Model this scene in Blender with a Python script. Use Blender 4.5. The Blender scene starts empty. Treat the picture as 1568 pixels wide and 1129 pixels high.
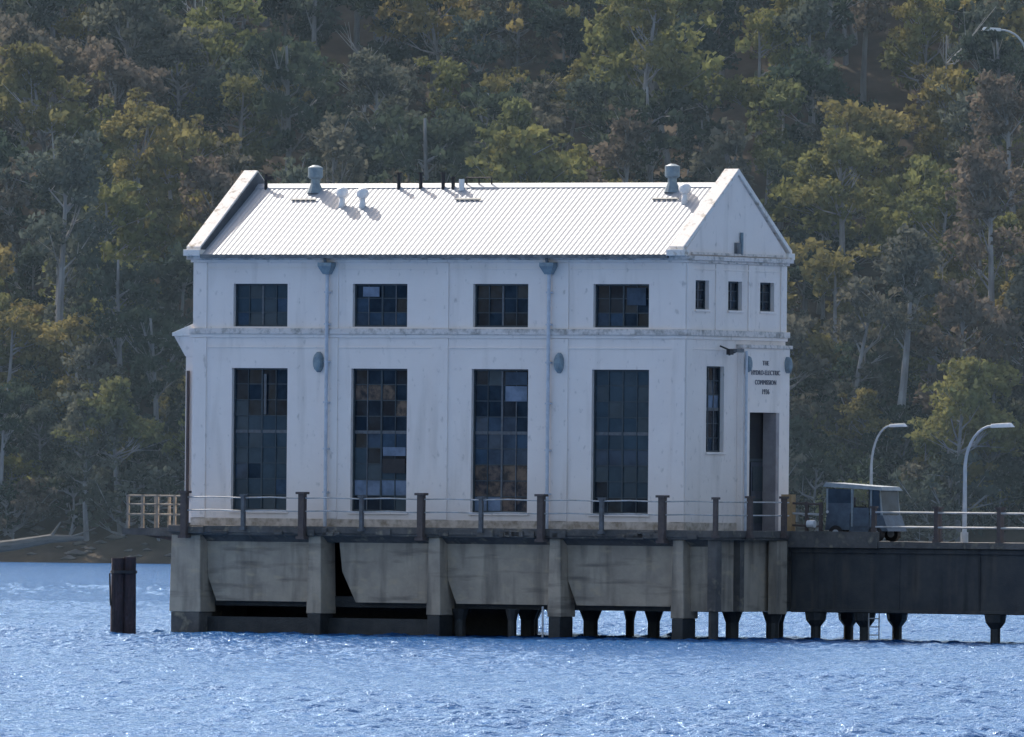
import bpy, math, random
import numpy as np
from mathutils import Vector, Matrix
random.seed(7); rng=np.random.default_rng(11)
scene=bpy.context.scene
scene.view_settings.view_transform='Standard'
try: scene.view_settings.look='None'
except Exception: pass
scene.view_settings.exposure=0
R30=math.radians(-30)

# ---------------------------------------------------------------- materials
def M(name,c1,c2=None,scale=2.0,rough=0.8,stretch=(1,1,1),detail=5,lo=0.35,hi=0.65,bump=0.0,bscale=20,metal=0.0,extra=None,spec=0.5):
    m=bpy.data.materials.new(name); m.use_nodes=True
    nt=m.node_tree; N=nt.nodes; L=nt.links
    b=N['Principled BSDF']; b.inputs['Roughness'].default_value=rough; b.inputs['Metallic'].default_value=metal
    b.inputs['Specular IOR Level'].default_value=spec
    b.inputs['Base Color'].default_value=(*c1,1)
    tc=N.new('ShaderNodeTexCoord')
    col=None
    if c2 is not None:
        mp=N.new('ShaderNodeMapping'); mp.inputs['Scale'].default_value=stretch
        L.new(tc.outputs['Object'],mp.inputs['Vector'])
        n=N.new('ShaderNodeTexNoise'); n.inputs['Scale'].default_value=scale; n.inputs['Detail'].default_value=detail
        n.inputs['Roughness'].default_value=0.65
        L.new(mp.outputs[0],n.inputs['Vector'])
        r=N.new('ShaderNodeValToRGB'); r.color_ramp.elements[0].position=lo; r.color_ramp.elements[1].position=hi
        r.color_ramp.elements[0].color=(*c1,1); r.color_ramp.elements[1].color=(*c2,1)
        L.new(n.outputs['Fac'],r.inputs['Fac']); col=r.outputs['Color']
    if extra:
        for (ec,es,est,elo,ehi,stg) in extra:
            mp=N.new('ShaderNodeMapping'); mp.inputs['Scale'].default_value=est
            L.new(tc.outputs['Object'],mp.inputs['Vector'])
            n=N.new('ShaderNodeTexNoise'); n.inputs['Scale'].default_value=es; n.inputs['Detail'].default_value=4
            L.new(mp.outputs[0],n.inputs['Vector'])
            mr=N.new('ShaderNodeMapRange'); mr.inputs['From Min'].default_value=elo; mr.inputs['From Max'].default_value=ehi
            mr.inputs['To Max'].default_value=stg
            L.new(n.outputs['Fac'],mr.inputs['Value'])
            mx=N.new('ShaderNodeMix'); mx.data_type='RGBA'
            L.new(mr.outputs[0],mx.inputs['Factor'])
            if col is not None: L.new(col,mx.inputs['A'])
            else: mx.inputs['A'].default_value=(*c1,1)
            mx.inputs['B'].default_value=(*ec,1)
            col=mx.outputs['Result']
    if col is not None: L.new(col,b.inputs['Base Color'])
    if bump>0:
        n=N.new('ShaderNodeTexNoise'); n.inputs['Scale'].default_value=bscale; n.inputs['Detail'].default_value=4
        L.new(tc.outputs['Object'],n.inputs['Vector'])
        bp=N.new('ShaderNodeBump'); bp.inputs['Strength'].default_value=bump; bp.inputs['Distance'].default_value=0.05
        L.new(n.outputs['Fac'],bp.inputs['Height']); L.new(bp.outputs[0],b.inputs['Normal'])
    return m

mWall=M('painted_render',(0.93,0.825,0.745),(0.88,0.775,0.70),scale=0.6,rough=0.75,bump=0.15,bscale=8,
        extra=[((0.54,0.46,0.39),1.0,(1.6,1.6,0.22),0.55,0.78,0.5),((0.34,0.29,0.25),5.0,(1,1,0.6),0.62,0.75,0.45)])
mTrim=M('weathered_trim',(0.78,0.70,0.64),(0.32,0.29,0.25),scale=3.5,rough=0.85,lo=0.45,hi=0.68,bump=0.3)
mCope=M('coping',(0.86,0.80,0.73),(0.42,0.34,0.25),scale=3.0,rough=0.85,lo=0.54,hi=0.70,bump=0.4)
mDirty=M('wall_base_stain',(0.70,0.60,0.51),(0.34,0.27,0.20),scale=2.5,rough=0.9,lo=0.4,hi=0.65)
mRoof=M('corrugated_iron',(0.43,0.44,0.455),(0.385,0.395,0.41),scale=1.2,rough=0.5,metal=0.0,stretch=(1,.25,.25),
        extra=[((0.29,0.29,0.29),1.3,(2.5,.3,.3),0.52,0.75,0.45)])
mDarkStrip=M('dark_strip',(0.06,0.07,0.08),(0.10,0.11,0.12),scale=3,rough=0.6)  # dark tone for the strips inside the gable parapets
mGalv=M('galvanised',(0.26,0.33,0.36),(0.18,0.23,0.26),scale=6,rough=0.5,metal=0.1)
mVentW=M('vent_white',(0.9,0.88,0.85),(0.78,0.77,0.76),scale=6,rough=0.4)
mPipe=M('downpipe_paint',(0.62,0.64,0.68),(0.48,0.50,0.54),scale=4,rough=0.4)
mBlack=M('black_iron',(0.02,0.02,0.022),(0.035,0.03,0.03),scale=8,rough=0.6)
mFrame=M('window_frame_steel',(0.03,0.045,0.055),(0.05,0.065,0.07),scale=8,rough=0.5)
mGutter=M('gutter',(0.10,0.11,0.12),(0.22,0.22,0.21),scale=3,rough=0.6)
mInside=M('interior_dark',(0.03,0.03,0.035),(0.05,0.05,0.05),scale=1,rough=0.9)
mConc=M('concrete',(0.50,0.415,0.315),(0.36,0.30,0.235),scale=0.9,rough=0.9,bump=0.4,bscale=6,
        extra=[((0.13,0.115,0.095),1.2,(1.6,1.6,0.25),0.50,0.72,0.75),((0.58,0.45,0.29),2.5,(0.6,0.6,1.5),0.58,0.75,0.55),((0.10,0.09,0.08),1.0,(.4,.4,3.0),0.58,0.72,0.6)])
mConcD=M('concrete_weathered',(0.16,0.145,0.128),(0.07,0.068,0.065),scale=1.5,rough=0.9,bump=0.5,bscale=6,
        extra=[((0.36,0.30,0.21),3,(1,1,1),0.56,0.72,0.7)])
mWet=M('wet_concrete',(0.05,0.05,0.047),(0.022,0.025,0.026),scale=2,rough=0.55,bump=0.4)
mBridge=M('bridge_girder_paint',(0.06,0.062,0.065),(0.09,0.088,0.082),scale=1.3,rough=0.8,bump=0.3,spec=.25,
        extra=[((0.15,0.125,0.095),1.5,(1.5,1.5,.3),0.52,0.75,0.6),((0.03,0.03,0.032),1.1,(2,2,.2),0.54,0.7,0.6)])
mPost=M('weathered_post',(0.09,0.07,0.068),(0.13,0.10,0.085),scale=6,rough=0.8)
mPostG=M('grey_post',(0.15,0.16,0.17),(0.10,0.10,0.10),scale=6,rough=0.7)
mRail=M('rail_galv',(0.55,0.55,0.55),(0.36,0.34,0.30),scale=3,rough=0.5)
mTan=M('tan_timber',(0.36,0.31,0.25),(0.22,0.19,0.15),scale=5,rough=0.8)
mOchre=M('ochre_box_paint',(0.48,0.31,0.16),(0.36,0.24,0.12),scale=5,rough=0.7)
mTimber=M('old_pile_timber',(0.028,0.022,0.024),(0.075,0.045,0.045),scale=3,rough=0.85,stretch=(3,3,.4),bump=0.8,bscale=9)
mLamp=M('lamp_steel',(0.60,0.62,0.64),(0.48,0.5,0.52),scale=4,rough=0.4)
mRock=M('shore_rock',(0.09,0.082,0.075),(0.19,0.17,0.15),scale=1.0,rough=0.95,bump=0.6)
mLog=M('driftwood',(0.16,0.15,0.14),(0.09,0.08,0.07),scale=2.0,rough=0.95,stretch=(.3,2,2),bump=0.6)
mGround=M('forest_ground',(0.060,0.045,0.032),(0.12,0.09,0.062),scale=0.25,rough=1.0,spec=0.1)
mBuggy=M('buggy_paint',(0.11,0.15,0.19),(0.07,0.09,0.12),scale=4,rough=0.4)
mCanopy=M('buggy_canopy',(0.34,0.38,0.40),(0.22,0.26,0.28),scale=4,rough=0.5)
mSignT=M('sign_letters',(0.20,0.19,0.20))
def glassmat(name,c1,c2,sc,rough=0.12):
    return M(name,c1,c2,scale=sc,rough=rough,lo=0.42,hi=0.6,spec=0.35)
G=[glassmat('glass_dark',(0.012,0.018,0.026),(0.026,0.037,0.048),1.5),
   glassmat('glass_blue',(0.06,0.09,0.125),(0.035,0.055,0.08),1.2),
   glassmat('glass_teal',(0.042,0.064,0.078),(0.06,0.085,0.10),1.0,0.2),
   glassmat('glass_brown',(0.17,0.12,0.09),(0.03,0.03,0.035),2.5,0.2),
   glassmat('glass_light',(0.20,0.25,0.33),(0.13,0.17,0.23),1.5,0.25)]

# ---------------------------------------------------------------- mesh builder
class MB:
    def __init__(s): s.v=[]; s.f=[]; s.m=[]; s.mats=[]
    def mi(s,mat):
        if mat not in s.mats: s.mats.append(mat)
        return s.mats.index(mat)
    def poly(s,pts,mat):
        b=len(s.v); s.v+= [tuple(p) for p in pts]; s.f.append(tuple(range(b,b+len(pts)))); s.m.append(s.mi(mat))
    def hexa(s,p,mat):
        b=len(s.v); s.v+=[tuple(q) for q in p]; k=s.mi(mat)
        for f in [(3,2,1,0),(4,5,6,7),(0,1,5,4),(1,2,6,5),(2,3,7,6),(3,0,4,7)]:
            s.f.append(tuple(b+i for i in f)); s.m.append(k)
    def box(s,x0,x1,y0,y1,z0,z1,mat):
        s.hexa([(x0,y0,z0),(x1,y0,z0),(x1,y1,z0),(x0,y1,z0),(x0,y0,z1),(x1,y0,z1),(x1,y1,z1),(x0,y1,z1)],mat)
    def prism_x(s,prof,x0,x1,mat):
        b=len(s.v); n=len(prof); k=s.mi(mat)
        s.v+=[(x0,y,z) for y,z in prof]+[(x1,y,z) for y,z in prof]
        s.f.append(tuple(b+i for i in range(n))[::-1]); s.m.append(k)
        s.f.append(tuple(b+n+i for i in range(n))); s.m.append(k)
        for i in range(n):
            j=(i+1)%n; s.f.append((b+i,b+j,b+n+j,b+n+i)); s.m.append(k)
    def prism_y(s,prof,y0,y1,mat):
        b=len(s.v); n=len(prof); k=s.mi(mat)
        s.v+=[(x,y0,z) for x,z in prof]+[(x,y1,z) for x,z in prof]
        s.f.append(tuple(b+i for i in range(n))); s.m.append(k)
        s.f.append(tuple(b+n+i for i in range(n))[::-1]); s.m.append(k)
        for i in range(n):
            j=(i+1)%n; s.f.append((b+j,b+i,b+n+i,b+n+j)); s.m.append(k)
    def tube(s,pts,rad,mat,n=8,cap=True):
        k=s.mi(mat); rings=[]
        P=[Vector(p) for p in pts]
        if not hasattr(rad,'__len__'): rad=[rad]*len(P)
        for i,p in enumerate(P):
            d=(P[min(i+1,len(P)-1)]-P[max(i-1,0)]).normalized()
            a=d.orthogonal().normalized() if abs(d.z)<0.99 else Vector((1,0,0))
            if i>0:
                a=(ra-d*ra.dot(d)); a=a.normalized() if a.length>1e-4 else d.orthogonal().normalized()
            ra=a; c=d.cross(a)
            b=len(s.v)
            for j in range(n):
                t=2*math.pi*j/n; q=p+(a*math.cos(t)+c*math.sin(t))*rad[i]; s.v.append(tuple(q))
            rings.append(b)
        for i in range(len(rings)-1):
            for j in range(n):
                s.f.append((rings[i]+j,rings[i]+(j+1)%n,rings[i+1]+(j+1)%n,rings[i+1]+j)); s.m.append(k)
        if cap:
            s.f.append(tuple(rings[0]+j for j in range(n))[::-1]); s.m.append(k)
            s.f.append(tuple(rings[-1]+j for j in range(n))); s.m.append(k)
    def lathe(s,c,prof,mat,n=16):
        s.tube([(c[0],c[1],c[2]+z) for r,z in prof],[max(r,0.001) for r,z in prof],mat,n)
    def make(s,name,parent=None,smooth=False,bevel=0):
        me=bpy.data.meshes.new(name); me.from_pydata(s.v,[],s.f)
        for m in s.mats: me.materials.append(m)
        me.polygons.foreach_set('material_index',s.m)
        if smooth: me.polygons.foreach_set('use_smooth',[True]*len(s.f))
        me.update()
        ob=bpy.data.objects.new(name,me); scene.collection.objects.link(ob)
        if parent: ob.parent=parent
        if bevel>0:
            bv=ob.modifiers.new('bevel','BEVEL'); bv.width=bevel; bv.segments=2; bv.limit_method='ANGLE'
        return ob
def empty(name,frame=True,loc=None):
    e=bpy.data.objects.new(name,None); scene.collection.objects.link(e); e.empty_display_size=0.5
    if frame:
        e.location=(5.91,0,0); e.rotation_euler=(0,0,R30)
    if loc: e.location=loc
    return e

# ================================================================= BUILDING
B=empty('white_pump_house')
X0=-19.6; D=7.0; ZD=3.73; ZE=13.1; ZL0,ZL1=10.38,10.58
def wall(mb,P,u0,u1,z0,z1,ops,th,mat):
    us=sorted(set([u0,u1]+[o[0] for o in ops]+[o[1] for o in ops])); zs=sorted(set([z0,z1]+[o[2] for o in ops]+[o[3] for o in ops]))
    for i in range(len(us)-1):
        for j in range(len(zs)-1):
            uc=(us[i]+us[i+1])/2; zc=(zs[j]+zs[j+1])/2
            if any(o[0]<uc<o[1] and o[2]<zc<o[3] for o in ops): continue
            mb.poly([P(us[i],zs[j],0),P(us[i+1],zs[j],0),P(us[i+1],zs[j+1],0),P(us[i],zs[j+1],0)],mat)
    for a,b,c,d in ops:
        for q in [((a,c),(a,d)),((b,d),(b,c)),((a,d),(b,d)),((b,c),(a,c))]:
            (ua,za),(ub,zb)=q
            mb.poly([P(ua,za,0),P(ub,zb,0),P(ub,zb,th),P(ua,za,th)],mat)
PF=lambda u,z,d:(u,d,z)
PG=lambda u,z,d:(-d,u,z)
PB=lambda u,z,d:(u,D-d,z)
PL=lambda u,z,d:(X0+d,u,z)
wc=[-16.9,-12.1,-7.3,-2.55]
lowW=[(c-1.12,c+1.12,4.28,9.2) for c in wc]
upW=[(c-1.09,c+1.09,10.64,12.12) for c in wc]
mb=MB()
wall(mb,PF,X0,0,ZD,ZE,lowW+upW,0.28,mWall)
gUp=[(0.64,1.58,11.28,12.27),(2.92,3.9,11.28,12.27),(5.17,6.17,11.28,12.27)]
gLow=[(1.46,2.69,6.42,9.35)]
gDoor=[(4.15,6.2,ZD,7.8)]
wall(mb,PG,0,D,ZD,ZE,gUp+gLow+gDoor,0.3,mWall)
wall(mb,PB,X0,0,ZD,ZE,lowW+upW,0.28,mWall)
wall(mb,PL,0,D,ZD,ZE,[],0.3,mWall)
mb.make('walls',B)
mb=MB()
mb.box(X0+.32,-.32,.34,D-.34,ZD+.0,ZD+.03,mInside)
mb.box(X0+.32,-.32,.34,D-.34,ZE-.1,ZE-.02,mInside)
mb.box(X0+.32,-.32,3.4,3.5,ZD+.05,ZE-.12,mInside)
mb.make('interior',B)
def window(P,o,cols,rows,seed,weights,transom=True,depth=0.2):
    rr=random.Random(seed); a,b,c,d=o
    fr=MB(); gl=MB()
    def bar(u0,u1,z0,z1,d0,d1,mat=None):
        pts=[P(u0,z0,d0),P(u1,z0,d0),P(u1,z0,d1),P(u0,z0,d1),P(u0,z1,d0),P(u1,z1,d0),P(u1,z1,d1),P(u0,z1,d1)]
        fr.hexa(pts,mat or mFrame)
    t=0.06
    bar(a,a+t,c,d,depth-.05,depth+.05); bar(b-t,b,c,d,depth-.05,depth+.05)
    bar(a+t,b-t,c,c+t,depth-.05,depth+.05); bar(a+t,b-t,d-t,d,depth-.05,depth+.05)
    for i in range(1,cols):
        u=a+(b-a)*i/cols; w=.018 if i!=cols//2 else .035; bar(u-w,u+w,c+t,d-t,depth-.03,depth+.03,mPostG if rr.random()<.4 else mFrame)
    for j in range(1,rows):
        z=c+(d-c)*j/rows; w=.018
        if transom and j==int(rows*0.6): w=.055
        bar(a+t,b-t,z-w,z+w,depth-.024,depth+.024,mPostG if w>.03 else mFrame)
    base=None
    for j in range(rows):
        for i in range(cols):
            if base is None or rr.random()<0.25: base=rr.choices(range(5),weights[0] if j>=rows*0.6 else weights[1])[0]
            u0=a+(b-a)*i/cols; u1=a+(b-a)*(i+1)/cols; z0=c+(d-c)*j/rows; z1=c+(d-c)*(j+1)/rows
            tl=rr.uniform(-.012,.012); tz=rr.uniform(-.012,.012)
            gl.poly([P(u0,z0,depth+tl+tz),P(u1,z0,depth-tl+tz),P(u1,z1,depth-tl-tz),P(u0,z1,depth+tl-tz)],G[base])
    fr.make('window_frame',B); gl.make('window_glass',B)
wts=[([9,1,0,0,.1],[1,1,9,0,0]),([5,1,0,5,.1],[5,2,2,0,.2]),([7,2,1,0,.1],[4,1,1,3,.1]),([1,1,9,0,0],[1,1,8,1,0])]
for k,o in enumerate(lowW): window(PF,o,4,9,20+k,wts[k])
uw=[([2,1,7,0,0],)*2,([6,1,1,0,.1],)*2,([8,1,0,2,0],)*2,([6,2,1,0,.1],)*2]
for k,o in enumerate(upW): window(PF,o,4,3,50+k,uw[k],False)
for k,o in enumerate(lowW+upW): window(PB,o,4,4,70+k,([4,1,3,0,0],)*2,False)
for k,o in enumerate(gUp): window(PG,o,2,3,90+k,([6,1,1,0,0],)*2,False)
window(PG,gLow[0],3,6,99,([6,1,1,0,.1],)*2)
mb=MB()
mb.box(wc[1]-.75,wc[1]-.1,.12,.14,11.68,12.02,G[4]); mb.box(wc[3]+.15,wc[3]+.9,.13,.15,11.4,12.0,G[1])
mb.box(wc[2]+.15,wc[2]+1.0,.13,.15,8.1,8.62,G[4]); mb.box(wc[2]+.15,wc[2]+1.0,.13,.15,8.66,9.1,G[1])
mb.box(wc[1]+.1,wc[1]+1.0,.13,.15,6.2,6.5,G[4]); mb.box(wc[1]+.1,wc[1]+1.0,.1,.12,5.6,6.1,mBlack)
mb.box(wc[0]+.1,wc[0]+.2,.12,.14,7.6,9.0,mPostG)
mb.make('window_opening_sashes',B)
mb=MB()
mb.box(X0-.1,.12,-.12,-.002,ZL0,ZL1,mTrim); mb.box(.002,.12,-.0,D+.12,ZL0,ZL1,mTrim)
mb.box(X0-.1,.06,-.06,-.003,ZL0-.12,ZL0-.001,mWall); mb.box(.003,.06,.0,D+.06,ZL0-.12,ZL0-.001,mWall)
for z in (9.9,12.62):
    mb.box(X0,.0,-.03,-.001,z,z+.05,mWall); mb.box(.001,.03,0,D,z,z+.05,mWall)
mb.box(X0-.08,.1,-.1,-.001,12.86,12.95,mWall); mb.box(X0-.2,.2,-.2,-.002,12.951,ZE,mTrim)
mb.box(.001,.1,0,D+.1,12.86,12.95,mTrim); mb.box(.002,.2,0,D+.2,12.951,ZE,mTrim)
for o in lowW: mb.box(o[0]-.08,o[1]+.08,-.07,-.001,o[2]-.09,o[2]-.002,mWall)
for o in gUp+gLow: mb.box(.001,.07,o[0]-.06,o[1]+.06,o[2]-.08,o[2]-.002,mWall)
mb.box(X0-.03,.03,-.03,-.001,ZD,ZD+.28,mDirty); mb.box(.001,.03,0,4.0,ZD,ZD+.28,mDirty)
mb.make('mouldings',B,bevel=.01)
mb=MB()
for (a,b) in [(-19.6,-19.05),(-14.3,-13.75),(-10.0,-9.35),(-5.25,-4.6),(-.55,.0)]:
    mb.box(a,b,-.045,-.0015,ZD+.285,ZL0-.13,mWall); mb.box(a,b,-.045,-.0015,ZL1+.002,12.85,mWall)
for (a,b) in [(0.0,.42),(2.0,2.5),(4.3,4.75),(6.6,7.0)]:
    mb.box(.0015,.045,a,b,ZL1+.002,12.85,mWall)
mb.box(.0015,.045,0,.4,ZD+.285,ZL0-.13,mWall)
mb.box(.002,.22,3.6,4.13,ZD+.002,10.0,mWall); mb.box(.002,.22,6.22,6.93,ZD+.002,10.0,mWall); mb.box(.002,.219,4.131,6.219,7.8,9.999,mWall)
mb.box(.0,.3,3.5,7.0,10.001,10.12,mTrim)
mb.make('pilasters_and_portal',B,bevel=.01)
mb=MB()
mb.box(-.42,-.36,4.15,6.2,ZD+.01,7.8,mInside)
mb.box(-.35,-.31,5.2,6.15,ZD+.02,6.1,M('door_paint',(0.07,0.08,0.10),(0.05,0.055,0.07),scale=3,rough=.5))
for z in (4.0,5.1): mb.box(-.308,-.29,5.3,6.05,z,z+.85,mFrame)
mb.box(-.35,-.30,4.2,6.15,6.12,6.22,mFrame)
mb.box(-.3,.215,6.0,6.215,ZD+.01,7.79,M('door_jamb',(0.42,0.38,0.37),(0.3,0.27,0.27),scale=2))
mb.make('entrance_door',B)
RZ0,RZ1=13.12,15.62
def roof_z(y): return RZ0+(y+.3)*(RZ1-RZ0)/3.8 if y<=3.5 else RZ0+(7.3-y)*(RZ1-RZ0)/3.8
mb=MB(); xs=np.arange(X0+.25,-.25,0.2/6)
for side in (0,1):
    ys=(-.3,1.6,3.5) if side==0 else (3.5,5.4,7.3)
    b=len(mb.v)
    for x in xs:
        w=.0105*math.cos(2*math.pi*x/.2)
        for y in ys: mb.v.append((x,y,roof_z(y)+w))
    for i in range(len(xs)-1):
        for j in (0,1):
            q=b+i*3+j; mb.f.append((q,q+3,q+4,q+1)); mb.m.append(mb.mi(mRoof))
mb.make('corrugated_roof',B,smooth=True)
mb=MB()
mb.prism_x([(3.28,RZ1-.14),(3.5,RZ1+.02),(3.72,RZ1-.14),(3.72,RZ1-.11),(3.5,RZ1+.05),(3.28,RZ1-.11)],X0+.4,-.42,mRoof)
mb.make('ridge_cap',B)
mb=MB()
for (xa,xb) in [(X0-.02,X0+.36),(-.40,-.02)]:
    mb.prism_x([(-.02,ZE+.003),(-.02,13.3),(3.5,15.93),(D+.02,13.3),(D+.02,ZE+.003)],xa,xb,mWall)
    for s in (0,1):
        f=(lambda y:y) if s==0 else (lambda y:7.0-y)
        prof=[(f(-.32),13.22),(f(-.32),13.40),(f(3.5),16.14),(f(3.5),15.94)]
        if s==1: prof=prof[::-1]
        mb.prism_x(prof,xa-.10,xb+.08,mCope)
    for y0,y1 in ((-.45,-.0),(7.0,7.45)):
        mb.box(xa-.16,xb+.12,y0,y1,13.08,13.3,mCope)
mb.make('gable_parapets',B,bevel=.015)
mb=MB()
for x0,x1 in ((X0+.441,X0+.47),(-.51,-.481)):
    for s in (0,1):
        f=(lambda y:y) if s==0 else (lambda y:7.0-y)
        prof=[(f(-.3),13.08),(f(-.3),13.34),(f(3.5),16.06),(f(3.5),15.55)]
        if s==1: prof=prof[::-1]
        mb.prism_x(prof,x0,x1,mDarkStrip)  # thin dark strip laid along each parapet's inner face
mb.make('parapet_inner_strips',B)
mb=MB()
mb.box(.0,.06,.3,6.7,13.14,13.22,mTrim)
mb.box(-.02,.10,3.35,3.6,13.22,13.6,mGutter); mb.tube([(.05,3.75,13.2),(.05,3.75,13.95)],.06,mGalv)
mb.make('gable_vent',B)
mb=MB()
mb.box(X0+.5,-.52,-.44,-.31,13.0,13.13,mGutter)
for x in (-14.12,-5.3):
    mb.hexa([(x-.12,-.28,12.45),(x+.12,-.28,12.45),(x+.12,-.06,12.45),(x-.12,-.06,12.45),(x-.27,-.38,12.72),(x+.27,-.38,12.72),(x+.27,-.06,12.72),(x-.27,-.06,12.72)],mGalv)
    mb.box(x-.27,x+.27,-.38,-.06,12.721,12.85,mGalv)
    mb.tube([(x,-.3,12.85),(x,-.36,13.0)],.06,mGutter)
    mb.tube([(x,-.17,12.45),(x,-.17,ZD)],.065,mPipe,10)
    for z in (11.8,10.7,9.4,8.0,6.4,4.9): mb.box(x-.1,x+.1,-.2,-.05,z,z+.06,mPipe)
mb.tube([(.3,3.72,9.9),(.3,3.72,ZD)],.05,mPipe,8)
mb.make('gutter_and_downpipes',B)
mb=MB()
def bulk(P,u,z,sc=1.0):
    n=14
    k=mb.mi(mGalv); rings=[]
    for (s_,d) in [(.55,-.24*sc),(.85,-.2*sc),(1,-.1*sc),(1,.0)]:
        b=len(mb.v)
        for i in range(n):
            t=2*math.pi*i/n; mb.v.append(P(u+.18*sc*s_*math.cos(t),z+.36*sc*s_*math.sin(t),d))
        rings.append(b)
    for r in range(3):
        for i in range(n): mb.f.append((rings[r]+i,rings[r]+(i+1)%n,rings[r+1]+(i+1)%n,rings[r+1]+i)); mb.m.append(k)
    mb.f.append(tuple(rings[0]+i for i in range(n))); mb.m.append(k)
bulk(PF,-14.5,9.42); bulk(PF,-4.92,9.42)
PG2=lambda u,z,d:(.22-d,u,z)
bulk(PG2,3.86,9.45,.8); bulk(PG2,6.7,9.45,.8)
mb.tube([(.05,2.9,9.75),(.5,3.0,9.95)],.03,mBlack); mb.box(.4,.55,2.6,3.1,9.84,9.96,mGutter)
mb.tube([(.1,2.2,10.05),(.45,2.3,9.9)],.03,mBlack); mb.box(.38,.52,2.15,2.4,9.75,9.95,mBlack)
mb.make('wall_lights',B)
for i,(t,s) in enumerate([('THE',.2),('HYDRO-ELECTRIC',.2),('COMMISSION',.2),('1936',.22)]):
    cu=bpy.data.curves.new('sign_lettering','FONT'); cu.body=t; cu.size=s*1.15; cu.align_x='CENTER'; cu.extrude=.01
    cu.space_character=1.1
    cu.materials.append(mSignT)
    o=bpy.data.objects.new('sign_lettering',cu); scene.collection.objects.link(o); o.parent=B
    o.location=(.235,5.2,9.42-i*.33); o.rotation_euler=(math.pi/2,0,math.pi/2)
mb=MB()
mb.box(X0-.45,X0-.002,.25,3.2,ZD+.1,ZL0-.1,mWall)
mb.hexa([(X0-.45,.2,9.6),(X0-.003,.2,9.6),(X0-.003,3.3,9.6),(X0-.45,3.3,9.6),(X0-.85,.1,10.3),(X0-.003,.1,10.3),(X0-.003,3.4,10.3),(X0-.85,3.4,10.3)],mWall)
mb.hexa([(X0-.9,.05,10.302),(X0-.002,.05,10.302),(X0-.002,3.45,10.302),(X0-.9,3.45,10.302),(X0-.9,.05,10.42),(X0-.002,.05,10.75),(X0-.002,3.45,10.75),(X0-.9,3.45,10.42)],mCope)
mb.tube([(X0-.3,.17,9.1),(X0-.3,.17,4.6)],.06,mPost)
mb.make('end_annex',B,bevel=.01)
def rp(y): return roof_z(y)
mb=MB()
def bigvent(x,y=3.1,h=.75):
    z=rp(y)
    mb.tube([(x,y,z-.1),(x,y,z+.25)],[.3,.16],mGalv,12)
    mb.tube([(x,y,z+.25),(x,y,z+.42)],.16,mGalv,12)
    mb.tube([(x,y,z+.4),(x,y,z+.46),(x,y,z+h),(x,y,z+h+.08)],[.2,.26,.26,.08],mGalv,14)
bigvent(-16.64,3.2,.8); bigvent(-2.39,3.2,.8)
mb.make('ridge_ventilators',B)
mb=MB()
def ballvent(x,y):
    z=rp(y)
    mb.tube([(x,y,z-.1),(x,y,z+.3)],[.13,.1],mVentW,10)
    prof=[(.09,.28),(.16,.32),(.21,.4),(.22,.5),(.18,.59),(.09,.65),(.0,.66)]
    mb.lathe((x,y,z),prof,mVentW,14)
for x,y in ((-15.05,2.35),(-14.2,2.3),(-1.5,2.5)): ballvent(x,y)
mb.make('turbine_vents',B,smooth=True)
mb=MB()
for x in (-13.33,-12.45,-11.55,-11.15):
    z=rp(3.3); h=.5 if x<-11.3 else .34
    mb.tube([(x,3.3,z-.1),(x,3.3,z+h)],.065,mBlack,8); mb.tube([(x,3.3,z+h),(x,3.3,z+h+.05)],.1,mBlack,8)
mb.tube([(-18.7,3.3,15.3),(-18.7,3.3,16.0)],.06,mBlack); mb.box(-18.7,-18.4,3.2,3.3,15.8,15.92,mBlack)
mb.tube([(-10.7,3.45,15.85),(-9.7,3.45,15.85)],.025,mBlack)
for x in (-10.7,-10.2,-9.7): mb.tube([(x,3.45,15.5),(x,3.45,15.85)],.025,mBlack)
mb.tube([(-10.75,3.2,15.4),(-10.75,3.2,15.8)],.1,mVentW)
mb.make('flue_pipes',B)
mb=MB()
for x in (-16.75,-10.14,-2.33):
    y=2.62; z=rp(y)+.03; s=.658
    mb.hexa([(x-.5,y-.04,z-.04*s),(x+.5,y-.04,z-.04*s),(x+.5,y+.04,z+.04*s),(x-.5,y+.04,z+.04*s),(x-.5,y-.04,z+.04-.04*s),(x+.5,y-.04,z+.04-.04*s),(x+.5,y+.04,z+.04+.04*s),(x-.5,y+.04,z+.04+.04*s)],mGutter)
mb.make('roof_plates',B)

# ================================================================= DECK
Dk=empty('concrete_deck')
mb=MB()
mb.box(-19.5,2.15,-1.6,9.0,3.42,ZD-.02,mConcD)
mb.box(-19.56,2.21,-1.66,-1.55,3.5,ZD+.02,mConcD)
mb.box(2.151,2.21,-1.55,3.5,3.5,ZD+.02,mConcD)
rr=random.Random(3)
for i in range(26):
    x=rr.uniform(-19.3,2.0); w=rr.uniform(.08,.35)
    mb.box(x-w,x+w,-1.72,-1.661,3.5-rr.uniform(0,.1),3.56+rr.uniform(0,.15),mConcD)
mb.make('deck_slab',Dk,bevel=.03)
cols=[(-19.5,-18.35),(-13.98,-13.5),(-9.2,-8.75),(-4.42,-4.0),(.4,.8)]
mb=MB()
for i,(a,b) in enumerate(cols):
    mb.hexa([(a-.06,-1.52,.75),(b+.06,-1.52,.75),(b+.06,-.5,.75),(a-.06,-.5,.75),(a,-1.5,3.418),(b,-1.5,3.418),(b,-.5,3.418),(a,-.5,3.418)],mConc)
    w=.0 if i<1 else .02
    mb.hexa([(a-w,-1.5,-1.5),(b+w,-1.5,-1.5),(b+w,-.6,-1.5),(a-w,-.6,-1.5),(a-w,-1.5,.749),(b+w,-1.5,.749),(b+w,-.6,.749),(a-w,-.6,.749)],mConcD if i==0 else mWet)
mb.box(1.75,2.1,-1.5,-1.1,1.0,3.418,mConcD); mb.tube([(1.9,-1.3,-1.5),(1.9,-1.3,1.0)],.18,mWet)
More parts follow.
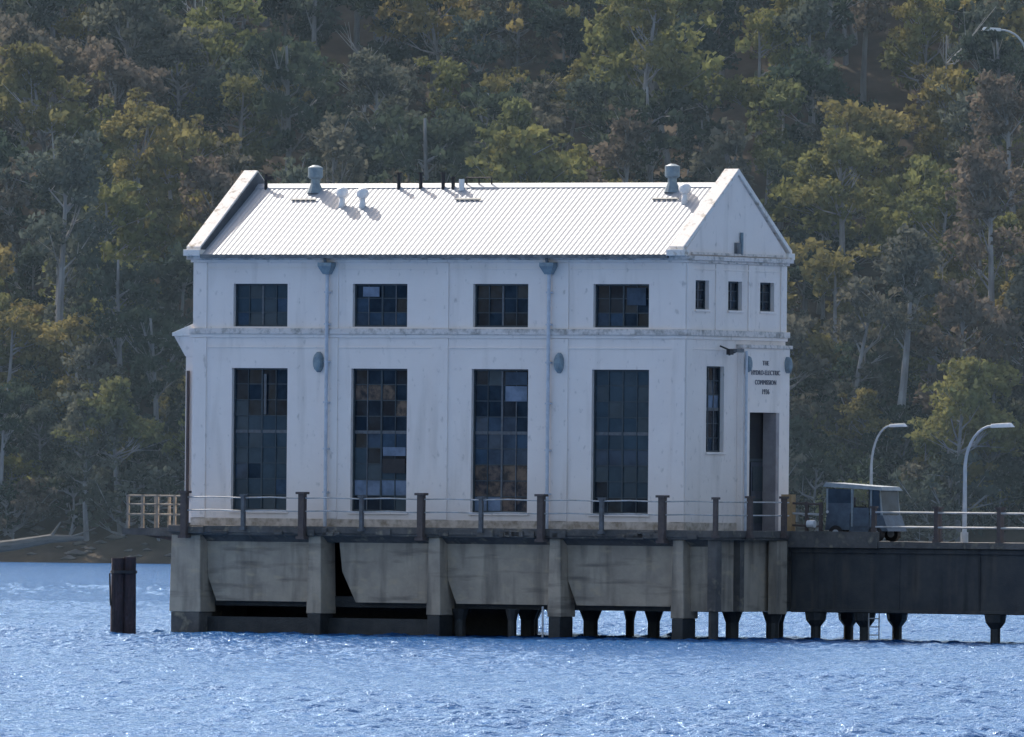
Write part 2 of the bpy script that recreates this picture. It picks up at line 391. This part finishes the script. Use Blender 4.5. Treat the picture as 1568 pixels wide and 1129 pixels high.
mb.box(1.75,2.12,2.75,3.45,.9,3.418,mConc)
mb.make('support_columns',Dk,bevel=.03)
mb=MB()
pan=[(-18.35,-13.98),(-13.5,-9.2),(-8.75,-4.42),(-4.0,.4),(.8,1.75)]
for i,(a,b) in enumerate(pan):
    if i==1: prof=[(a+.45,3.417),(a+.6,2.2),(a+1.15,1.15),(b-.35,1.15),(b-.08,1.8),(b,3.417)]
    elif b-a>2: prof=[(a,3.417),(a+.05,2.0),(a+.4,1.15),(b-.35,1.15),(b-.08,1.8),(b,3.417)]
    else: prof=[(a,3.417),(a,1.0),(b,1.0),(b,3.417)]
    mb.prism_y(prof,-1.02,-.6,mConc)
    mb.hexa([(a+.001,-1.03,3.2),(b-.001,-1.03,3.2),(b-.001,-.7,3.2),(a+.001,-.7,3.2),(a+.001,-1.35,3.417),(b-.001,-1.35,3.417),(b-.001,-.7,3.417),(a+.001,-.7,3.417)],mConcD)
mb.box(1.3,1.6,-.95,9.0,1.0,3.416,mConc)
mb.box(1.601,1.85,0.6,0.9,1.0,3.416,mConcD)
mb.make('apron_panels',Dk)
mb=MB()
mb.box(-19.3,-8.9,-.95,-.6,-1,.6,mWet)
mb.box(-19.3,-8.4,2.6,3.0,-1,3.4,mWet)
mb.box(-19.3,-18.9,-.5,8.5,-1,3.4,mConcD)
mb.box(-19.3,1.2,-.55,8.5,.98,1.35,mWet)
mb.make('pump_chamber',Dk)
mb=MB()
for x,y,w in [(-7.25,2,.5),(-4.77,2,.5),(-2.28,2,.42),(.79,2,.45),(1.7,3.2,.45),(-6.2,-.9,.3),(-8.1,5.5,.5),(-9.2,5.5,.6),(.6,5.6,.35),(-8.5,-.5,.4),(-5.2,5.5,.3),(-3.0,5.6,.35)]:
    mb.tube([(x,y,-1.5),(x,y,.6),(x,y,.98)],[w/2,w/2,w*.8],mWet,10)
mb.tube([(-4.6,-1.6,-.5),(-4.6,-1.6,1.1)],.035,mLamp)
mb.make('piles',Dk)
mb=MB()
mb.hexa([(-22.6,.3,3.4),(-19.51,.3,3.3),(-19.51,3.2,3.3),(-22.6,3.2,3.4),(-22.6,.3,3.6),(-19.51,.3,3.68),(-19.51,3.2,3.68),(-22.6,3.2,3.6)],mConcD)
mb.prism_y([(-22.0,3.39),(-19.51,3.0),(-19.51,3.3)],.5,.7,mPost)
mb.make('side_platform',Dk)

Rl=empty('deck_railing')
mb=MB()
def post(x,y,z0,z1,w,mat,cap=False):
    mb.box(x-w/2,x+w/2,y-w/2,y+w/2,z0,z1,mat)
    if cap: mb.box(x-w*.8,x+w*.8,y-w*.8,y+w*.8,z1,z1+.08,mat); mb.box(x-w*.75,x+w*.75,y-w*.75,y+w*.75,z0,z0+.1,mat)
for k in range(9):
    x=.13-2.37*k
    if k%2==0: post(x,-1.75,3.3,4.85,.22,mPost,True)
    else: post(x,-1.75,3.6,4.75,.13,mPostG,True)
post(2.2,-1.75,3.5,4.8,.14,mPost,True)
for y in (.45,2.85): post(2.3,y,3.5,4.85,.16,mPost,True)
for z in (4.72,4.27):
    mb.tube([(-18.95+2.37*j*.5,-1.72,z+(.018 if j%2 else -.012)) for j in range(18)]+[(2.2,-1.72,z)],.025,mRail,6); mb.tube([(2.24,-1.72,z),(2.24,3.3,z)],.025,mRail,6)
mb.make('front_rails',Rl)
mb=MB()
for x in (-22.4,-21.8,-21.2,-20.5,-19.8): post(x,.35,3.6,4.78,.085,mTan)
for y in (1.3,2.2,3.1): post(-22.4,y,3.6,4.78,.085,mTan)
for z in (4.75,4.45,4.1):
    mb.tube([(-22.4,.35,z),(-19.2,.35,z)],.034,mTan,6); mb.tube([(-22.4,.35,z),(-22.4,3.1,z)],.034,mTan,6)
mb.tube([(-22.4,3.1,4.75),(-19.7,3.1,4.75)],.034,mTan,6)
mb.make('platform_rails',Rl)

# ================================================================= BRIDGE
Br=empty('access_bridge')
XB=70
mb=MB()
mb.box(2.16,XB,3.5,8.4,3.2,3.42,mConcD)
mb.box(2.13,XB,3.7,4.0,.98,3.199,mBridge); mb.box(2.13,XB,7.8,8.1,.98,3.199,mBridge)
mb.box(2.14,XB,3.62,3.699,3.02,3.18,mBridge); mb.box(2.14,XB,3.60,3.699,1.0,1.1,mBridge)
x=3.2
while x<XB: mb.box(x,x+.06,3.67,3.699,1.11,3.01,mBridge); x+=3.1
mb.box(2.14,5.6,3.43,3.61,3.19,3.75,mConcD)
mb.make('girders_and_deck',Br,bevel=.01)
mb=MB()
bx=[3.0,4.9,9.95,16.5,23,29.5,36,43,50,57,64]
for i,x in enumerate(bx):
    for y in (3.9,7.6):
        xx=x+(-.75 if y>5 else 0)+(.9 if (y>5 and i>=2) else 0)
        mb.tube([(xx,y,-1.5),(xx,y,.5),(xx,y,.72),(xx,y,.98)],[.17,.17,.34,.38],mWet,10)
mb.make('bridge_piles',Br)
mb=MB()
for z in np.arange(-.6,.95,.28): mb.tube([(5.25,3.55,z),(5.65,3.55,z)],.02,mRail,5)
for x in (5.25,5.65): mb.tube([(x,3.55,-.8),(x,3.55,.98)],.025,mRail,5)
mb.make('access_ladder',Br)
Br2=empty('bridge_railing')
mb=MB()
x=7.8-2.42
while x<XB:
    for y in (3.62,8.3): post(x,y,3.42,4.55,.14,mPost,True)
    x+=2.42
for z in (4.42,3.92):
    mb.tube([(5.3,3.6,z),(XB,3.6,z)],.035,mRail,6); mb.tube([(2.6,8.3,z),(XB,8.3,z)],.035,mRail,6)
mb.box(1.55,1.95,4.0,4.3,ZD-.02,5.0,mOchre)
for z in (3.95,4.35,4.7): mb.tube([(1.95,4.1,z),(3.1,4.1,z-.03)],.04,mPost if z!=4.35 else mRail,6)
for x in (2.5,3.05): post(x,4.1,3.42,4.75,.1,mPost)
mb.tube([(2.7,4.1,3.5),(3.0,4.1,4.1)],.03,mRail,6)
mb.tube([(2.62,3.95,4.0),(2.9,3.95,4.0)],.13,mVentW,10)
mb.make('bridge_rails',Br2)

# buggy
Bu=empty('utility_buggy')
mb=MB()
bx0,by0=3.0,4.5; zb=3.42; L_,W_=2.45,1.35
def P3(x,y,z): return (bx0+x,by0+y,zb+z)
def hx(x0,x1,y0,y1,z0,z1,mat,tx0=0,tx1=0):
    mb.hexa([P3(x0,y0,z0),P3(x1,y0,z0),P3(x1,y1,z0),P3(x0,y1,z0),P3(x0+tx0,y0,z1),P3(x1+tx1,y0,z1),P3(x1+tx1,y1,z1),P3(x0+tx0,y1,z1)],mat)
hx(0,.95,0,W_,.38,.95,mBuggy,.05,0); hx(.951,1.75,.03,W_-.03,.3,.5,mBuggy); hx(1.751,L_,0,W_,.35,.9,mBuggy,0,-.22)
hx(.35,.95,.1,W_-.1,.951,1.2,mBlack); hx(.35,.5,.1,W_-.1,1.2,1.5,mBlack)
mb.hexa([P3(-.08,-.06,1.86),P3(L_-.2,-.06,1.74),P3(L_-.2,W_+.06,1.74),P3(-.08,W_+.06,1.86),P3(.0,0,2.0),P3(L_-.3,0,1.87),P3(L_-.3,W_,1.87),P3(.0,W_,2.0)],mCanopy)
for (x,y) in ((.02,.02),(.02,W_-.08),(.98,.02),(.98,W_-.08),(1.72,.02),(1.72,W_-.08)): hx(x,x+.08,y,y+.07,.5 if x>.9 else .93,1.79,mCanopy)
for y in (.02,W_-.08): hx(L_-.34,L_-.25,y,y+.06,.88,1.76,mCanopy,0,-.1)
mb.poly([P3(L_-.26,.08,.92),P3(L_-.26,W_-.08,.92),P3(L_-.34,W_-.08,1.75),P3(L_-.34,.08,1.75)],G[1])
mb.poly([P3(.1,.01,1.3),P3(.98,.01,1.3),P3(.98,.01,1.78),P3(.1,.01,1.78)],G[1])
mb.poly([P3(1.82,.01,.92),P3(2.14,.01,.92),P3(2.08,.01,1.75),P3(1.82,.01,1.75)],G[1])
mb.poly([P3(.1,.012,.95),P3(.98,.012,.95),P3(.98,.012,1.3),P3(.1,.012,1.3)],mBuggy)
mb.poly([P3(1.08,.011,.5),P3(1.7,.011,.5),P3(1.7,.011,1.15),P3(1.08,.011,1.15)],mBuggy)
mb.poly([P3(1.08,W_-.02,.5),P3(1.7,W_-.02,.5),P3(1.7,W_-.02,1.15),P3(1.08,W_-.02,1.15)],mBuggy)
mb.poly([P3(.01,.1,1.0),P3(.01,W_-.1,1.0),P3(.01,W_-.1,1.8),P3(.01,.1,1.8)],G[2])
mb.make('body_and_canopy',Bu,bevel=.03)
mb=MB()
for x in (.42,1.95):
    for y in (.0,W_-.2):
        mb.tube([P3(x,y-.03,.27),P3(x,y+.2,.27)],.27,mBlack,18); mb.tube([P3(x,y-.05,.27),P3(x,y-.031,.27)],.13,mLamp,12)
for x in (.1,1.95): mb.tube([P3(x-.0,-.02,1.0 if x<1 else .75),P3(x,-.05,1.0 if x<1 else .75)],.05,mVentW,8)
mb.tube([P3(1.55,.35,.9),P3(1.35,.35,1.25)],.02,mBlack); mb.tube([P3(1.33,.2,1.25),P3(1.33,.5,1.25)],.02,mBlack)
mb.make('wheels',Bu)

def street_lamp(x,y,z0,h,reach,s=1.0,frame=True,loc=None,rot=0,frac=.62):
    e=empty('street_lamp',frame,loc)
    if not frame: e.rotation_euler=(0,0,rot)
    mb=MB()
    pts=[(x,y,z0),(x,y,z0+h*frac)]; rad=[.08*s,.06*s]
    for t in np.linspace(0.06,1,9):
        a=t*math.pi/2
        pts.append((x+reach*.75*(1-math.cos(a)),y,z0+h*frac+h*(.98-frac)*math.sin(a))); rad.append(.055*s-.02*s*t)
    mb.tube(pts,rad,mLamp,8); mb.tube([(x,y,z0),(x,y,z0+.35)],.12*s,mLamp,10)
    ex=pts[-1][0]; ez=pts[-1][2]
    mb.make('pole',e,smooth=False)
    mb=MB()
    mb.hexa([(ex-.05,y-.08*s,ez-.06*s),(ex+.72*s,y-.14*s,ez-.03*s),(ex+.72*s,y+.14*s,ez-.03*s),(ex-.05,y+.08*s,ez-.06*s),
             (ex-.05,y-.06*s,ez+.06*s),(ex+.62*s,y-.09*s,ez+.10*s),(ex+.62*s,y+.09*s,ez+.10*s),(ex-.05,y+.06*s,ez+.06*s)],mVentW)
    mb.make('luminaire',e,bevel=.02)
street_lamp(3.3,7.2,3.42,4.05,1.0,.85)
street_lamp(8.35,4.6,3.42,4.05,1.4,1.1)

Pl=empty('mooring_pile',False,(-13.15,0,0))
mb=MB()
for dx,dy,h in ((-.2,0,2.62),(.2,.05,2.66),(0,.33,2.5)):
    mb.tube([(dx,dy,-1.5),(dx*1.0,dy,.8),(dx,dy,h)],[.24,.235,.215],mTimber,12)
mb.tube([(0,.1,2.1),(0,.1,2.2)],.46,mBlack,16)
mb.tube([(-.43,-.1,1.0),(-.47,-.1,2.1)],.03,mBlack,6)
mb.make('timber_piles',Pl)

# ================================================================= WATER
xs=np.concatenate([-np.geomspace(4000,34,22),np.arange(-33,33.01,.16),np.geomspace(34,4000,22)])
ys=np.concatenate([np.linspace(-3000,-230,20),np.arange(-222,60,.2),np.arange(60,150,.5),np.arange(150,300,1.2),np.linspace(302,560,100)])
XX,YY=np.meshgrid(xs,ys)
XX=XX.astype(np.float32); YY=YY.astype(np.float32)
Z=np.zeros_like(XX)
for i in range(44):
    lam=float(np.exp(rng.uniform(math.log(.5),math.log(2.3))))
    th=rng.normal(math.radians(-75),math.radians(40))
    k=2*math.pi/lam; a=.0115*lam**.75*rng.uniform(.5,1.2)
    ph=rng.uniform(0,6.28)
    arg=k*(XX*math.cos(th)+YY*math.sin(th))+ph+0.7*np.sin(XX*.31+i)+.6*np.sin(YY*.23+2*i)
    s=np.sin(arg); Z+=a*(s+.3*np.cos(2*arg))
gust=.78+.4*np.sin(XX*.17+YY*.018+1)*np.sin(YY*.041+XX*.07)
Z*=gust
msk=(np.abs(XX)<33.1)&(YY>-222.5)&(YY<301); Z=np.where(msk,Z,0)
nx=len(xs); ny=len(ys)
co=np.stack([XX,YY,Z],-1).reshape(-1,3).astype(np.float32)
i0=(np.arange(ny-1)[:,None]*nx+np.arange(nx-1)[None,:]).ravel()
quads=np.stack([i0,i0+1,i0+nx+1,i0+nx],-1).astype(np.int32)
def fastmesh(name,co,quads,smooth=True):
    me=bpy.data.meshes.new(name); me.vertices.add(len(co)); me.vertices.foreach_set('co',co.ravel())
    n=len(quads); me.loops.add(n*4); me.loops.foreach_set('vertex_index',quads.ravel())
    me.polygons.add(n); me.polygons.foreach_set('loop_start',np.arange(n,dtype=np.int32)*4)
    me.polygons.foreach_set('loop_total',np.full(n,4,dtype=np.int32))
    me.polygons.foreach_set('use_smooth',np.full(n,smooth)); me.update(calc_edges=True); me.validate(); return me
me=fastmesh('water',co,quads)
mW=bpy.data.materials.new('lake_water'); mW.use_nodes=True; nt=mW.node_tree; N=nt.nodes; L=nt.links
N.remove(N['Principled BSDF'])
tc=N.new('ShaderNodeTexCoord'); n=N.new('ShaderNodeTexNoise'); n.inputs['Scale'].default_value=4; n.inputs['Detail'].default_value=4; n.inputs['Roughness'].default_value=.6
L.new(tc.outputs['Object'],n.inputs['Vector'])
bp=N.new('ShaderNodeBump'); bp.inputs['Strength'].default_value=1.0; bp.inputs['Distance'].default_value=.13
L.new(n.outputs['Fac'],bp.inputs['Height'])
df=N.new('ShaderNodeBsdfDiffuse'); df.inputs['Color'].default_value=(0.014,0.085,0.25,1)
gs=N.new('ShaderNodeBsdfGlossy'); gs.inputs['Color'].default_value=(.60,.79,1,1); gs.inputs['Roughness'].default_value=.12
fr=N.new('ShaderNodeFresnel'); fr.inputs['IOR'].default_value=1.33
mt=N.new('ShaderNodeMath'); mt.operation='MULTIPLY'; mt.inputs[1].default_value=.92
ms=N.new('ShaderNodeMixShader')
for nd in (df,gs,fr): L.new(bp.outputs[0],nd.inputs['Normal'])
L.new(fr.outputs[0],mt.inputs[0]); L.new(mt.outputs[0],ms.inputs['Fac']); L.new(df.outputs[0],ms.inputs[1]); L.new(gs.outputs[0],ms.inputs[2])
L.new(ms.outputs[0],N['Material Output'].inputs['Surface'])
me.materials.append(mW)
wo=bpy.data.objects.new('water',me); scene.collection.objects.link(wo)

# ================================================================= HILL
def hgt(x,y):
    s=y-509+2.5*np.sin(x*.05+1)+1.2*np.sin(x*.17)
    h=np.where(s<0,s*.25,np.where(s<4,s*.35,1.4+(s-4)*.40))
    h=h+np.where(s>4,1.8*np.sin(x*.06+y*.03)+1.2*np.sin(x*.13-y*.07+2),0)*np.clip((s-4)/25,0,1)
    h=np.where(h>75,75+(h-75)*.25,h)
    return h
xs=np.concatenate([-np.geomspace(3000,152,25),np.arange(-150,150.1,2.5),np.geomspace(152,3000,25)]); ys=np.concatenate([np.arange(490,700,2.0),np.geomspace(702,3000,40)])
XX,YY=np.meshgrid(xs,ys); Z=hgt(XX,YY); co=np.stack([XX,YY,Z],-1).reshape(-1,3).astype(np.float32); nx=len(xs); ny=len(ys)
i0=(np.arange(ny-1)[:,None]*nx+np.arange(nx-1)[None,:]).ravel(); quads=np.stack([i0,i0+1,i0+nx+1,i0+nx],-1).astype(np.int32)
me=fastmesh('hillside_ground',co,quads); me.materials.append(mGround)
o=bpy.data.objects.new('hillside_ground',me); scene.collection.objects.link(o)

Rk=empty('shoreline_rocks',False)
mb=MB(); rr=random.Random(5)
for i in range(520):
    x=rr.uniform(-75,75); y=508+rr.uniform(-2,8)-2.5*math.sin(x*.05+1); r=rr.uniform(.2,.7)*rr.choice((.6,.8,1)); z=float(hgt(x,y))
    k=mb.mi(mRock); b0=len(mb.v)
    pts=[(0,0,1),(0,0,-1),(1,0,0),(-1,0,0),(0,1,0),(0,-1,0),(.7,.7,.2),(-.7,.7,.2),(.7,-.7,.2),(-.7,-.7,.2)]
    t=rr.uniform(0,6); 
    for p in pts:
        s_=r*rr.uniform(.7,1.15); px,py=p[0]*math.cos(t)-p[1]*math.sin(t),p[0]*math.sin(t)+p[1]*math.cos(t)
        mb.v.append((x+px*s_*1.4,y+py*s_,z+p[2]*s_*.65))
    for f in [(0,2,6),(0,6,4),(0,4,7),(0,7,3),(0,3,9),(0,9,5),(0,5,8),(0,8,2),(1,6,2),(1,4,6),(1,7,4),(1,3,7),(1,9,3),(1,5,9),(1,8,5),(1,2,8)]:
        mb.f.append(tuple(b0+q for q in f)); mb.m.append(k)
mb.make('rocks',Rk)
Lg=empty('driftwood_log',False,(-33,506,.9)); mb=MB()
mb.tube([(-4,0,-.1),(-1,.2,.3),(1.5,0,.75),(3.8,.2,.8)],[.42,.38,.30,.16],mLog,8); mb.tube([(1.5,0,.8),(2.2,0,1.9)],[.14,.05],mLog,6)
mb.tube([(2.6,0,.75),(4.6,.3,1.5)],[.1,.04],mLog,6)
mb.make('trunk',Lg)

# ================================================================= TREES
def leafmat(name,cols,tr=.4):
    m=bpy.data.materials.new(name); m.use_nodes=True; nt=m.node_tree; N=nt.nodes; L=nt.links
    N.remove(N['Principled BSDF']); out=N['Material Output']
    oi=N.new('ShaderNodeObjectInfo'); r=N.new('ShaderNodeValToRGB'); r.color_ramp.elements[0].color=(*cols[0],1); r.color_ramp.elements[1].color=(*cols[-1],1)
    for i,c in enumerate(cols[1:-1]):
        e=r.color_ramp.elements.new((i+1)/(len(cols)-1)); e.color=(*c,1)
    L.new(oi.outputs['Random'],r.inputs['Fac'])
    tc=N.new('ShaderNodeTexCoord'); n=N.new('ShaderNodeTexNoise'); n.inputs['Scale'].default_value=.55; n.inputs['Detail'].default_value=3
    L.new(tc.outputs['Object'],n.inputs['Vector'])
    mr=N.new('ShaderNodeMapRange'); mr.inputs['From Min'].default_value=.3; mr.inputs['From Max'].default_value=.7; mr.inputs['To Min'].default_value=.5; mr.inputs['To Max'].default_value=1.5
    L.new(n.outputs['Fac'],mr.inputs['Value'])
    mx=N.new('ShaderNodeVectorMath'); mx.operation='SCALE'; L.new(r.outputs['Color'],mx.inputs[0]); L.new(mr.outputs[0],mx.inputs['Scale'])
    d=N.new('ShaderNodeBsdfDiffuse'); t=N.new('ShaderNodeBsdfTranslucent'); ms=N.new('ShaderNodeMixShader'); ms.inputs['Fac'].default_value=tr
    L.new(mx.outputs[0],d.inputs['Color']); L.new(mx.outputs[0],t.inputs['Color']); L.new(d.outputs[0],ms.inputs[1]); L.new(t.outputs[0],ms.inputs[2]); L.new(ms.outputs[0],out.inputs['Surface'])
    return m
olive=leafmat('leaf_olive',[(0.19,0.175,0.07),(0.24,0.20,0.075),(0.14,0.155,0.065),(0.20,0.20,0.07),(0.25,0.20,0.08)],.33)
grey=leafmat('leaf_greygreen',[(0.10,0.12,0.09),(0.15,0.14,0.105),(0.075,0.098,0.08),(0.16,0.13,0.10)],.33)
dark=leafmat('leaf_dark',[(0.045,0.065,0.05),(0.06,0.072,0.048),(0.05,0.075,0.05)],.33)
mBark=M('gum_bark',(0.38,0.37,0.37),(0.17,0.16,0.155),scale=1.2,rough=.9,stretch=(1,1,.25))
mDead=M('dead_wood',(0.54,0.52,0.50),(0.34,0.32,0.30),scale=1.5,rough=.9)
def leaves(centers,rads,per,size,r):
    C=[];
    for c,rd in zip(centers,rads):
        n=int(per*rd[0]*rd[1])
        u=r.normal(size=(n,3)); u/=np.linalg.norm(u,axis=1)[:,None]
        rad=r.uniform(.3,1.0,n)**.5*(1+.16*r.normal(size=n))
        p=u*rad[:,None]*np.array([rd[0],rd[1],rd[2]])
        p[:,2]=np.where(p[:,2]<0,p[:,2]*.6,p[:,2])
        C.append(p+np.array(c))
    P=np.concatenate(C); n=len(P)
    a=r.normal(size=(n,3)); a/=np.linalg.norm(a,axis=1)[:,None]
    b_=np.cross(a,r.normal(size=(n,3))); b_/=np.linalg.norm(b_,axis=1)[:,None]
    s=size*r.uniform(.5,1.3,n)[:,None]
    a=a*s; b_=b_*s*.6
    co=np.stack([P-a*.9,P-b_,P+a,P+b_*.9],1).reshape(-1,3)
    return co
def make_tree(name,seed,H,crownR,leaf,nclump,per,size,base=.38,bark=mBark,spread=1.0,flat=.7,tk=.02):
    r=np.random.default_rng(seed); mb=MB(); rr=random.Random(seed)
    lean=r.normal(0,.05,2); tr=[]; 
    for t in np.linspace(0,1,7): tr.append(np.array([lean[0]*H*t+.25*math.sin(t*4+seed),lean[1]*H*t+.2*math.cos(t*3+seed),H*.86*t-.4]))
    mb.tube(tr,[H*tk*(1-.8*t)+.02 for t in np.linspace(0,1,7)],bark,6)
    cs=[];rs=[]
    for i in range(nclump):
        t=rr.uniform(base,1.0); idx=min(t*6,5.999); k=int(idx); p=tr[k]*(1-(idx-k))+tr[k+1]*(idx-k)
        ang=rr.uniform(0,6.283); env=math.sin(math.pi*min(1,max(0.05,(t-base)/(1-base)*.75+.22)))
        rad=crownR*env*rr.uniform(.35,1.0)*spread
        c=p+np.array([math.cos(ang)*rad,math.sin(ang)*rad,rr.uniform(.05,.22)*H*.6+rad*.3])
        mid=(p+c)/2+np.array([0,0,-.12*rad])
        mb.tube([p,mid,c],[.09*(1.4-t)+.03,.05,.02],bark,5,False)
        q=rr.uniform(.65,1.25)*crownR*.36
        cs.append(c); rs.append((q,q*rr.uniform(.8,1.1),q*flat))
        for _ in range(2):
            c2=c+r.normal(0,.8*q,3)*np.array([1,1,.8]); cs.append(c2); q2=q*rr.uniform(.35,.6); rs.append((q2,q2,q2*flat))
            mb.tube([mid,c2],[.04,.015],bark,3,False)
    co=leaves(cs,rs,per,size,r); b0=len(mb.v); k=mb.mi(leaf)
    nq=len(co)//4
    mb.v+= [tuple(v) for v in co.tolist()]
    mb.f+= [(b0+4*i,b0+4*i+1,b0+4*i+2,b0+4*i+3) for i in range(nq)]; mb.m+=[k]*nq
    me=bpy.data.meshes.new(name); me.from_pydata(mb.v,[],mb.f)
    for m in mb.mats: me.materials.append(m)
    me.polygons.foreach_set('material_index',mb.m); me.update(); return me
def dead_tree(name,seed,H):
    mb=MB(); rr=random.Random(seed); tr=[Vector((.3*math.sin(t*3+seed),.2*math.cos(t*3),H*t-.3)) for t in np.linspace(0,1,7)]
    mb.tube(tr,[.17*(1-.85*t) for t in np.linspace(0,1,7)],mDead,6)
    for i in range(12):
        p=tr[rr.randint(2,5)]; a=rr.uniform(0,6.28); l=rr.uniform(1,3); e=p+Vector((math.cos(a)*l,math.sin(a)*l,l*rr.uniform(.3,1)))
        m_=(p+e)/2+Vector((0,0,-.2)); mb.tube([p,m_,e],[.06,.04,.012],mDead,5,False)
        for _ in range(2):
            e2=e+Vector((rr.uniform(-1,1),rr.uniform(-1,1),rr.uniform(0,1))); mb.tube([m_,e2],[.03,.01],mDead,4,False)
    me=bpy.data.meshes.new(name); me.from_pydata(mb.v,[],mb.f); me.materials.append(mDead); me.update(); return me
tall=[make_tree('eucalyptus',1,14,3.6,olive,20,72,.30),make_tree('eucalyptus',2,12,3.2,grey,20,76,.27),make_tree('eucalyptus',3,15,3.8,olive,22,68,.30,.45),
      make_tree('eucalyptus',4,11,3.4,dark,20,78,.28,.3),make_tree('eucalyptus',5,14,2.8,grey,18,72,.27,.4),make_tree('eucalyptus',6,10,3.2,olive,18,78,.27,.3),
      make_tree('eucalyptus',7,17,3.2,dark,18,72,.29,.5)]
giant=[make_tree('tall_gum',41,23,4.2,grey,16,66,.30,.62,tk=.022),make_tree('tall_gum',42,25,4.0,olive,15,66,.30,.66,tk=.021)]
bush=[make_tree('understorey_shrub',21,4.2,2.2,grey,14,100,.21,.1),make_tree('understorey_shrub',22,5.0,2.0,dark,14,100,.21,.1),make_tree('understorey_shrub',23,3.6,2.3,olive,14,100,.21,.1)]
deads=[dead_tree('dead_gum',31,10),dead_tree('dead_gum',32,8)]
F=empty('eucalyptus_forest',False)
rr=random.Random(99)
def put(me,x,y,s):
    o=bpy.data.objects.new(me.name,me); scene.collection.objects.link(o); o.parent=F
    o.location=(x,y,float(hgt(x,y))-.1); o.rotation_euler=(rr.uniform(-.06,.06),rr.uniform(-.06,.06),rr.uniform(0,6.283)); sz=s*rr.uniform(.9,1.15); o.scale=(s,s,sz)
y=515.0
while y<632:
    x=-72+rr.uniform(0,4)
    while x<72:
        px,py=x+rr.uniform(-2,2),y+rr.uniform(-2.2,2.2)
        q=rr.random()
        if q<.07: put(rr.choice(deads),px,py,rr.uniform(.8,1.2))
        else: put(rr.choices(tall,[3,3,2,3,3,3,2.5])[0],px,py,rr.uniform(.6,1.15)*(.75 if y<522 else 1))
        x+=rr.uniform(4.2,6.6)
    y+=5.4
y=514.0
while y<545:
    x=-72.
    while x<72:
        put(rr.choices(bush,[3,3,1])[0],x+rr.uniform(-1,1),y+rr.uniform(-1.3,1.3),rr.uniform(.7,1.5)); x+=rr.uniform(2.2,3.6)
    y+=3.0 if y<524 else 8
for k,(gx,gy) in enumerate([(-31.5,529),(-26,545),(26.3,522),(29.5,540),(33.2,531),(23.8,548),(36,552),(-52,530),(50,526),(8,560),(-10,566)]):
    put(giant[k%2],gx,gy,.9 if gy<535 else .8)
gz=float(hgt(37.2,570))
street_lamp(0,0,-.2,39.6-gz,2.6,1.9,False,(37.2,568,gz),math.pi,.85)

# hazy air lying over the water
hz=bpy.data.materials.new('humid_air'); hz.use_nodes=True; nt=hz.node_tree; nt.nodes.remove(nt.nodes['Principled BSDF'])
vs=nt.nodes.new('ShaderNodeVolumeScatter'); vs.inputs['Color'].default_value=(.55,.78,1,1); vs.inputs['Density'].default_value=.00009; vs.inputs['Anisotropy'].default_value=.3
nt.links.new(vs.outputs[0],nt.nodes['Material Output'].inputs['Volume'])
mb=MB(); mb.box(-900,900,45,503,-1,220,hz); mb.make('atmospheric_haze')

# ================================================================= LIGHT / CAMERA
sv=Vector((-.9,1.52,1.6)).normalized(); el=math.asin(sv.z); az=math.atan2(sv.x,sv.y)
w=bpy.data.worlds.new('World'); scene.world=w; w.use_nodes=True
bg=w.node_tree.nodes['Background']; sk=w.node_tree.nodes.new('ShaderNodeTexSky'); sk.sky_type='NISHITA'; sk.sun_disc=False
sk.sun_elevation=el; sk.sun_rotation=az%(2*math.pi); sk.air_density=1.0; sk.dust_density=4.0; sk.ozone_density=.5
w.node_tree.links.new(sk.outputs[0],bg.inputs['Color']); bg.inputs['Strength'].default_value=.20
sd=bpy.data.lights.new('sun','SUN'); sd.energy=5.0; sd.angle=math.radians(.5); sd.color=(1,.95,.87)
so=bpy.data.objects.new('sun',sd); scene.collection.objects.link(so); so.rotation_euler=sv.to_track_quat('Z','Y').to_euler(); so.location=(0,0,60)
cd=bpy.data.cameras.new('camera'); cam=bpy.data.objects.new('camera',cd); scene.collection.objects.link(cam)
cd.sensor_width=36; cd.lens=22500/1568*36; cd.clip_start=1; cd.clip_end=9000
cam.location=(0,-500,4.85)
pitch=(760-564.5)/22500
cam.rotation_mode='QUATERNION'
cam.rotation_quaternion=(Matrix.Rotation(math.pi/2+pitch,4,'X')@Matrix.Rotation(math.radians(.54),4,'Z')).to_quaternion()
scene.camera=cam
